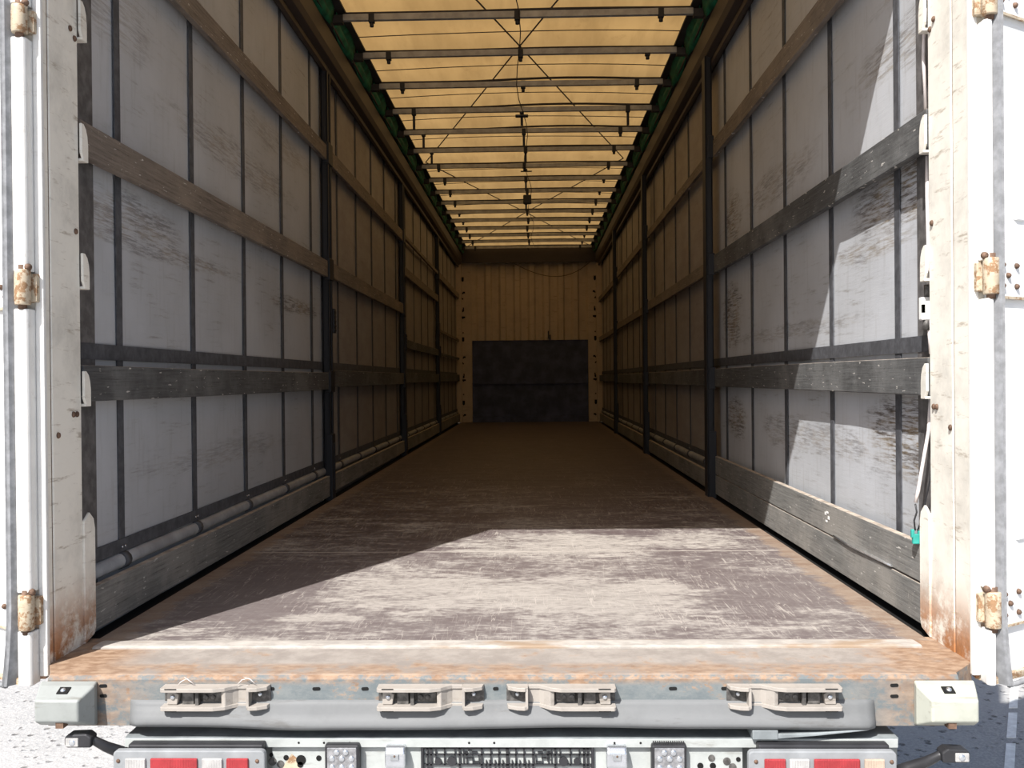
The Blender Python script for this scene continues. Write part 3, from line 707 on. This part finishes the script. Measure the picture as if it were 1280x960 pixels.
def lipf(a, b):
    x = -.975 + 1.925 * a
    wob = .004 * math.sin(x * 5.2) - .004 * math.exp(-((x + .55) / .12) ** 2) - .004 * math.exp(-((x - .42) / .15) ** 2)
    prof_ = [(.001, -.064), (-.007, -.069), (-.012, -.082), (-.019, -.097), (-.027, -.110), (-.030, -.121), (-.022, -.131), (.001, -.133)]
    i = min(len(prof_) - 2, int(b * (len(prof_) - 1))); t = b * (len(prof_) - 1) - i
    y = prof_[i][0] * (1 - t) + prof_[i + 1][0] * t; z = prof_[i][1] * (1 - t) + prof_[i + 1][1] * t
    e = 1 - max(0, (abs(a - .5) - .49) / .01) * .6
    return (x, y * e, z + wob * (b > .3))
mb.grid(lipf, 80, 14)
mb.face([v for v in sorted([v for v in mb.bm.verts if abs(v.co.x + .975) < 1e-4], key=lambda v: -v.co.z)]); mb.face([v for v in sorted([v for v in mb.bm.verts if abs(v.co.x - .95) < 1e-4], key=lambda v: v.co.z)])
tag(obj('rolled_lip', mb, M['lip'], sill), 'bare steel rolled lip')

# ------------------------------------------------------------------ door lock keepers
def keeper(xl, xr, m, label):
    """m = 1: long jaw on the left, m = -1: mirrored"""
    root = empty('lock_keeper', ((xl + xr) / 2, 2.36, -.052), label, 'latch keeper', 'lock keepers on the rear sill')
    W_ = xr - xl; X = lambda t: m * (t - .5) * W_
    mb = MB(); mb.box(X(.0), X(.70), -.003, .0, -.027, .027); mb.box(X(.82), X(1), -.003, 0, -.024, .024); obj('back_plate', mb, M['mech'], root)
    for zz, sg in ((.026, 1), (-.026, -1)):
        mb = MB()
        q = [(X(0), 0), (X(.0), -.034), (X(.015), -.040), (X(.50), -.040), (X(.60), -.032), (X(.655), -.018), (X(.70), -.010), (X(.80), -.010), (X(.80), 0)]
        mb.prism(q, 2, zz - .0035 * (1 + sg) - .0015 * (1 - sg), zz + .0035 * (1 - sg) + .0015 * (1 + sg))
        obj('jaw_flange', mb, M['keeper'], root, bev=.0012)
        mb = MB(); q = [(X(.80), 0), (X(.80), -.030), (X(.83), -.036), (X(.90), -.034), (X(.985), -.022), (X(1), 0)]
        mb.prism(q, 2, zz - .0035 * (1 + sg) - .0015 * (1 - sg), zz + .0035 * (1 - sg) + .0015 * (1 + sg))
        obj('catch_flange', mb, M['keeper'], root, bev=.0012)
    mb = MB(); mb.prism([(X(.56), -.026), (X(.60), -.030), (X(.655), -.014), (X(.70), -.006), (X(.80), -.006), (X(.80), 0), (X(.56), 0)], 2, -.022, .022); obj('neck', mb, M['keeper'], root, bev=.002)
    mb = MB(); mb.box(X(.80), X(.825), -.033, 0, -.025, .025); obj('web', mb, M['keeper'], root, bev=.001)
    mb = MB(); mb.prism([(X(.045), -.018), (X(.14), -.018), (X(.155), .008), (X(.10), .020), (X(.05), .016)], 1, -.022, -.003); obj('pawl', mb, M['keeper'], root, bev=.002)
    mb = MB(); mb.box(X(.18), X(.29), -.016, -.003, -.020, .014); mb.box(X(.31), X(.345), -.024, -.003, -.022, .020); mb.box(X(.37), X(.55), -.012, -.003, -.014, .012)
    mb.cyl((X(.40), -.012, -.001), (X(.40), -.017, -.001), .007); mb.cyl((X(.47), -.012, -.001), (X(.47), -.016, -.001), .006)
    obj('spring_lever', mb, M['mech'], root, bev=.0015)
    mb = MB(); mb.dome((X(.10), -.022, .002), (0, -1, 0), .007, .005); mb.dome((X(.90), -.003, .004), (0, -1, 0), .007, .008); obj('bolt', mb, M['chrome'], root)
    for zz in (.0285, -.0285):
        mb = MB(); mb.box(X(.05), X(.16), -.0412, -.0395, zz - .001 - (.0005), zz + .0005)
        obj('flange_slot', mb, M['hole'], root)
    return root
keeper(-.884, -.606, 1, 'steel lock keeper on the rear sill, beside the left corner buffer')
keeper(-.324, -.050, 1, 'steel lock keeper on the sill above the left half of the plate holder')
keeper(.008, .288, -1, 'steel lock keeper on the sill above the right half of the plate holder')
keeper(.574, .860, -1, 'steel lock keeper on the rear sill, nearest the right corner buffer')
for i, (x, a) in enumerate(((-.845, .7), (-.80, 2.6), (-.69, .3), (-.64, 2.9))):
    mb = MB(); mb.tube([(x, 2.345, -.0205), (x + .015 * math.cos(a), 2.34, -.010 + .002 * i), (x + .035 * math.cos(a), 2.35, -.004 + .002 * (i % 2))], [.0007, .0011, .0004], 5)
    tag(obj('dry_straw', mb, M['cord'], center=True), 'dry pale straw caught on the lock keeper beside the left buffer', 'straw', 'bits of straw on the leftmost lock keeper')

# ------------------------------------------------------------------ corner buffers
def buffer(s, mat, x_out, x_in, label):
    root = empty('corner_buffer', ((x_out + x_in) / 2, 2.36, -.134), label, 'buffer', 'corner buffers on the rear sill')
    hw = abs(x_out - x_in) / 2; X = lambda v: s * v      # local x grows outwards
    mb = MB()
    back = [(-hw + .001, .004), (hw + .022, .004), (hw + .022, .120), (-hw + .001, .120)]
    fr = [(-hw + .014, .040), (hw - .004, .040), (hw - .004, .094), (-hw + .014, .094)]
    mid = [(-hw - .004, .014), (hw + .012, .014), (hw + .012, .116), (-hw - .004, .116)]
    A = [mb.bm.verts.new((X(a), .0, z)) for a, z in back]; B = [mb.bm.verts.new((X(a), -.028, z)) for a, z in mid]; D = [mb.bm.verts.new((X(a), -.080, z)) for a, z in fr]
    for P0, P1 in ((A, B), (B, D)):
        for j in range(4): mb.face([P0[j], P0[(j + 1) % 4], P1[(j + 1) % 4], P1[j]])
    mb.face(A); mb.face(D)
    obj('buffer_body', mb, mat, root, bev=.005, seg=3)
    mb = MB(); c = Vector((X(.010), -.052, .111)); nrm = Vector((0, -.79, .61)).normalized()
    mb.prism([(-.056, .098), (-.038, .106), (-.036, .1155), (-.058, .1065)], 0, X(-.012), X(.016)); hl = obj('bolt_recess', mb, M['hole'], root)
    mb = MB(); mb.dome(Vector((X(.003), -.047, .1095)), (0, -.5, .87), .0075, .006); obj('bolt', mb, M['chrome'], root)
    mb = MB(); mb.box(X(-.010), X(.010), -.074, -.05, .022, .040); obj('drain_notch', mb, M['bolt'], root)
    return root
buffer(-1, M['buffer_l'], -1.191, -1.062, 'battered grey corner buffer at the left end of the rear sill')
buffer(1, M['buffer_r'], 1.182, 1.050, 'pale chipped corner buffer at the right end of the rear sill')

# ------------------------------------------------------------------ step plate, rear panel
root = empty('step_plate', (0, 2.36, -.180), 'long galvanised step plate just below the rear sill', 'plate')
mb = MB(); mb.prism([(-.992, .0), (-.975, -.006), (1.00, -.006), (1.012, 0), (1.012, .2), (-.995, .2), (-.995, .02)], 2, .012, .017); obj('plate_top', mb, M['galv'], root, bev=.001)
mb = MB(); mb.box(-.99, 1.008, -.007, -.003, -.006, .016); tag(obj('plate_lip', mb, M['white_panel'], root, bev=.001), 'white front edge')
for x in (-.533, -.467, -.40, -.09, -.025, .285, .352, .42): 
    mb = MB(); mb.cyl((x, -.0076, .006), (x, -.004, .006), .003, 10); obj('screw_hole', mb, M['hole'], root)
root = empty('light_panel', (0, 2.366, -.526), 'speckled white steel panel behind the plate holder and lamps', 'panel')
mb = MB(); mb.box(-.606, .615, 0, .006, 0, .346); mb.box(-.98, 1.03, .05, .056, 0, .346); obj('panel_sheet', mb, M['white_panel'], root)
for (x, z, rr) in ((-.628, .315, .005), (-.625, .298, .011), (-.603, .291, .010), (-.548, .302, .013), (-.588, .308, .007), (-.55, .290, .008), (.545, .308, .009), (.585, .300, .010), (.615, .305, .006), (.60, .285, .010), (.515, .288, .008), (.548, .288, .008), (-.50, .307, .007)):
    x = x * .976 + .004; mb = MB(); mb.cyl((x, -.0015, z), (x, .002, z), rr, 14); obj('hole', mb, M['hole' if rr > .012 or rr < .009 else 'mech'], root)
mb = MB(); mb.prism([(-.575, .262), (-.56, .258), (-.535, .262), (-.530, .29), (-.54, .305), (-.555, .318), (-.568, .300), (-.578, .285)], 1, -.0008, 0); rs = obj('rust_stain', mb, M['rust_hinge'], root)
# sub-frame behind, bent bracket on the right
mb = MB(); mb.box(-.9, .9, 2.45, 2.65, -.42, -.19)
tag(obj('cross_member', mb, M['stanchion'], center=True), 'dark chassis cross member hidden in the shade under the rear sill', 'beam')
mb = MB(); mb.box(.635, .70, 2.338, 2.40, -.160, -.136)
mb.prism([(.70, -.158), (.80, -.150), (.93, -.136), (.93, -.132), (.80, -.142), (.70, -.146)], 1, 2.338, 2.385)
tag(obj('bent_bracket', mb, M['galv'], center=True, bev=.002), 'bent grey steel bracket under the sill, right of the plate holder', 'bracket')

# ------------------------------------------------------------------ tail light clusters
def tail_light(xa, xb, m, label):
    root = empty('tail_light', ((xa + xb) / 2, 2.345, -.314), label, 'tail light', 'rear light clusters')
    hw = (xb - xa) / 2; X = lambda t: m * (-hw + t * 2 * hw); H = .138
    mb = MB(); mb.box(-hw + .03, hw - .01, -.02, .014, .0, H + .008); tag(obj('backing', mb, M['black'], root, bev=.004), 'black backing')
    mb = MB(); q = []
    for cx, cz, a0 in ((hw - .012, H - .012, 0), (-hw + .012, H - .012, 1), (-hw + .012, .012, 2), (hw - .012, .012, 3)):
        for k in range(5):
            a = (a0 + k / 4) * math.pi / 2; q.append((cx + .012 * math.cos(a), cz + .012 * math.sin(a)))
    mb.prism(q, 1, -.040, -.02); obj('housing', mb, M['lamp_body'], root, bev=.003)
    for (ta, tb, mt, nm) in ((.085, .22, 'clear_lens', 'clear_lens'), (.25, .56, 'red_lens', 'red_lens'), (.59, .725, 'clear_lens', 'clear_lens'), (.75, .895, 'red_lens', 'red_lens')):
        if nm == 'clear_lens' and ta < .2: mt = 'amber_lens' if m < 0 else 'clear_lens'
        mb = MB(); mb.box(X(ta), X(tb), -.046, -.038, .018, H - .018); obj(nm, mb, M[mt], root, bev=.003)
    for t in (.035, .95):
        mb = MB(); mb.dome((X(t), -.040, H - .026), (0, -1, 0), .0055, .003); obj('screw', mb, M['bolt'], root)
tail_light(-.999, -.608, 1, 'left rear light cluster with red and clear lenses')
tail_light(.617, .986, -1, 'right rear light cluster with red and clear lenses')

# ------------------------------------------------------------------ number plate holder (empty lattice frame)
root = empty('plate_holder', (0.0086, 2.365, -.297), 'empty black lattice number plate holder in the middle of the rear panel', 'plate holder')
mb = MB(); W2 = .2245; Ht = .120
for (a, b, c, d) in ((-W2, W2, Ht - .008, Ht), (-W2, W2, 0, .008), (-W2, -W2 + .008, 0, Ht), (W2 - .008, W2, 0, Ht)): mb.box(a, b, -.010, 0, c, d)
obj('frame', mb, M['black'], root, bev=.003)
mb = MB()
def bar(x0, x1, z0, z1): mb.box(x0, x1, -.006, -.001, z0, z1)
for z in (.020, .045, .062, .088): bar(-W2 + .006, W2 - .006, z, z + .0035)
bar(-W2 + .006, W2 - .006, Ht - .016, Ht - .0125)
for s in (-1, 1):
    bar(s * .004, s * .0, 0, Ht)
    for xx in (.0665, .124, .198, .2075): bar(s * xx - .0025, s * xx + .0025, 0, Ht)
    for xx in (.022, .043, .163): bar(s * xx - .0018, s * xx + .0018, .062, Ht - .012)
    for xx in (.012, .022, .032, .046, .055): bar(s * xx - .0014, s * xx + .0014, .045, .075)
    # key-pattern squares
    for k in range(3):
        bar(s * (.074 + .016 * k) - .001, s * (.074 + .016 * k) + .001, .066, .086 + .006 * k)
        bar(s * (.074 + .014 * k), s * (.088 + .012 * k), .070 + .010 * k, .0722 + .010 * k)
        bar(s * (.078 + .014 * k), s * (.092 + .010 * k), .0955 + .004 * (k % 2), .0972 + .004 * (k % 2))
    bar(s * .104 - .001, s * .104 + .001, .072, .097); bar(s * .114 - .001, s * .114 + .001, .066, .104)
    bar(s * .096, s * .110, .080, .0815); bar(s * .136 - .0012, s * .136 + .0012, .066, .104); bar(s * .186 - .0015, s * .186 + .0015, .070, .104)
    mb.cyl((s * .145, -.007, .072), (s * .145, -.002, .072), .012); mb.cyl((s * .180, -.007, .072), (s * .180, -.002, .072), .009)
obj('lattice', mb, M['black'], root)

# ------------------------------------------------------------------ plate lamps, square lamps, marker lamps
for s, side in ((-1, 'left'), (1, 'right')):
    root = empty('plate_lamp', (s * .284 + .005, 2.365, -.238), 'chrome number plate lamp %s of the plate holder' % side, 'lamp', 'number plate lamps')
    mb = MB(); mb.prism([(0, .0), (-.030, .0), (-.040, .012), (-.040, .048), (-.026, .062), (0, .062)], 0, -.026, .026); obj('shell', mb, M['chrome'], root, bev=.006, seg=3)
    mb = MB(); mb.box(-.011, .011, -.0445, -.036, .030, .046); obj('window', mb, M['lamp_body'], root, bev=.002)
    mb = MB(); mb.dome((0, -.044, .042), (0, -1, 0), .003, .002); obj('screw', mb, M['bolt'], root)
    root = empty('square_lamp', (-.417 if s < 0 else .423, 2.365, -.255), 'square grey work lamp on the panel, %s of the plate holder' % side, 'lamp', 'square work lamps')
    mb = MB(); mb.box(-.045, .045, -.030, 0, 0, .083); hs = obj('housing', mb, M['black'], root, bev=.006)
    if s > 0:
        mb = MB()
        for k in range(15): mb.box(-.040 + k * .0055, -.0375 + k * .0055, -.026, -.004, .082, .087)
        obj('cooling_fins', mb, M['black'], root)
    mb = MB(); mb.box(-.038, .038, -.033, -.029, .006, .076); ln = obj('lens', mb, M['led'], root, bev=.003)
    for (a, b) in ((-.013, .064), (.010, .064), (-.025, .048), (0, .048), (.025, .048), (-.025, .026), (0, .026), (.025, .026)):
        mb = MB(); mb.tube([(a, -.032, b), (a, -.0355, b), (a, -.036, b)], [.0085, .007, .002], 12); obj('led', mb, M['chrome'], ln)
for s, side, x0, z00 in ((-1, 'left', -.971, -.215), (1, 'right', 1.014, -.251)):
    root = empty('marker_lamp', (x0, 2.335, z00), 'black rubber arm marker lamp sticking out at the %s' % side, 'lamp', 'outrigger marker lamps')
    k = 1.0 if s < 0 else .98
    mb = MB(); mb.tube([(0, .045, -.01), (s * .03, .036, .006), (s * .065, .012, .033), (s * .088, -.004, .055), (s * .11, -.006, .063)], [.017, .016, .013, .011, .012], 10); obj('arm', mb, M['black'], root)
    mb = MB(); q = [(s * .088, .044), (s * .150, .044), (s * .156, .052), (s * .156, .070), (s * .148, .078), (s * .100, .080), (s * .086, .070)]
    mb.prism(q, 1, -.026, .010); obj('lamp_head', mb, M['black'], root, bev=.004)
    mb = MB(); mb.box(s * .118, s * .152, -.029, -.024, .048, .070); ll = obj('lens', mb, M['clear_lens'], root, bev=.002)
    mb = MB(); mb.dome((s * .134, -.028, .059), (0, -1, 0), .009, .004); obj('bulb', mb, M['chrome'], ll)
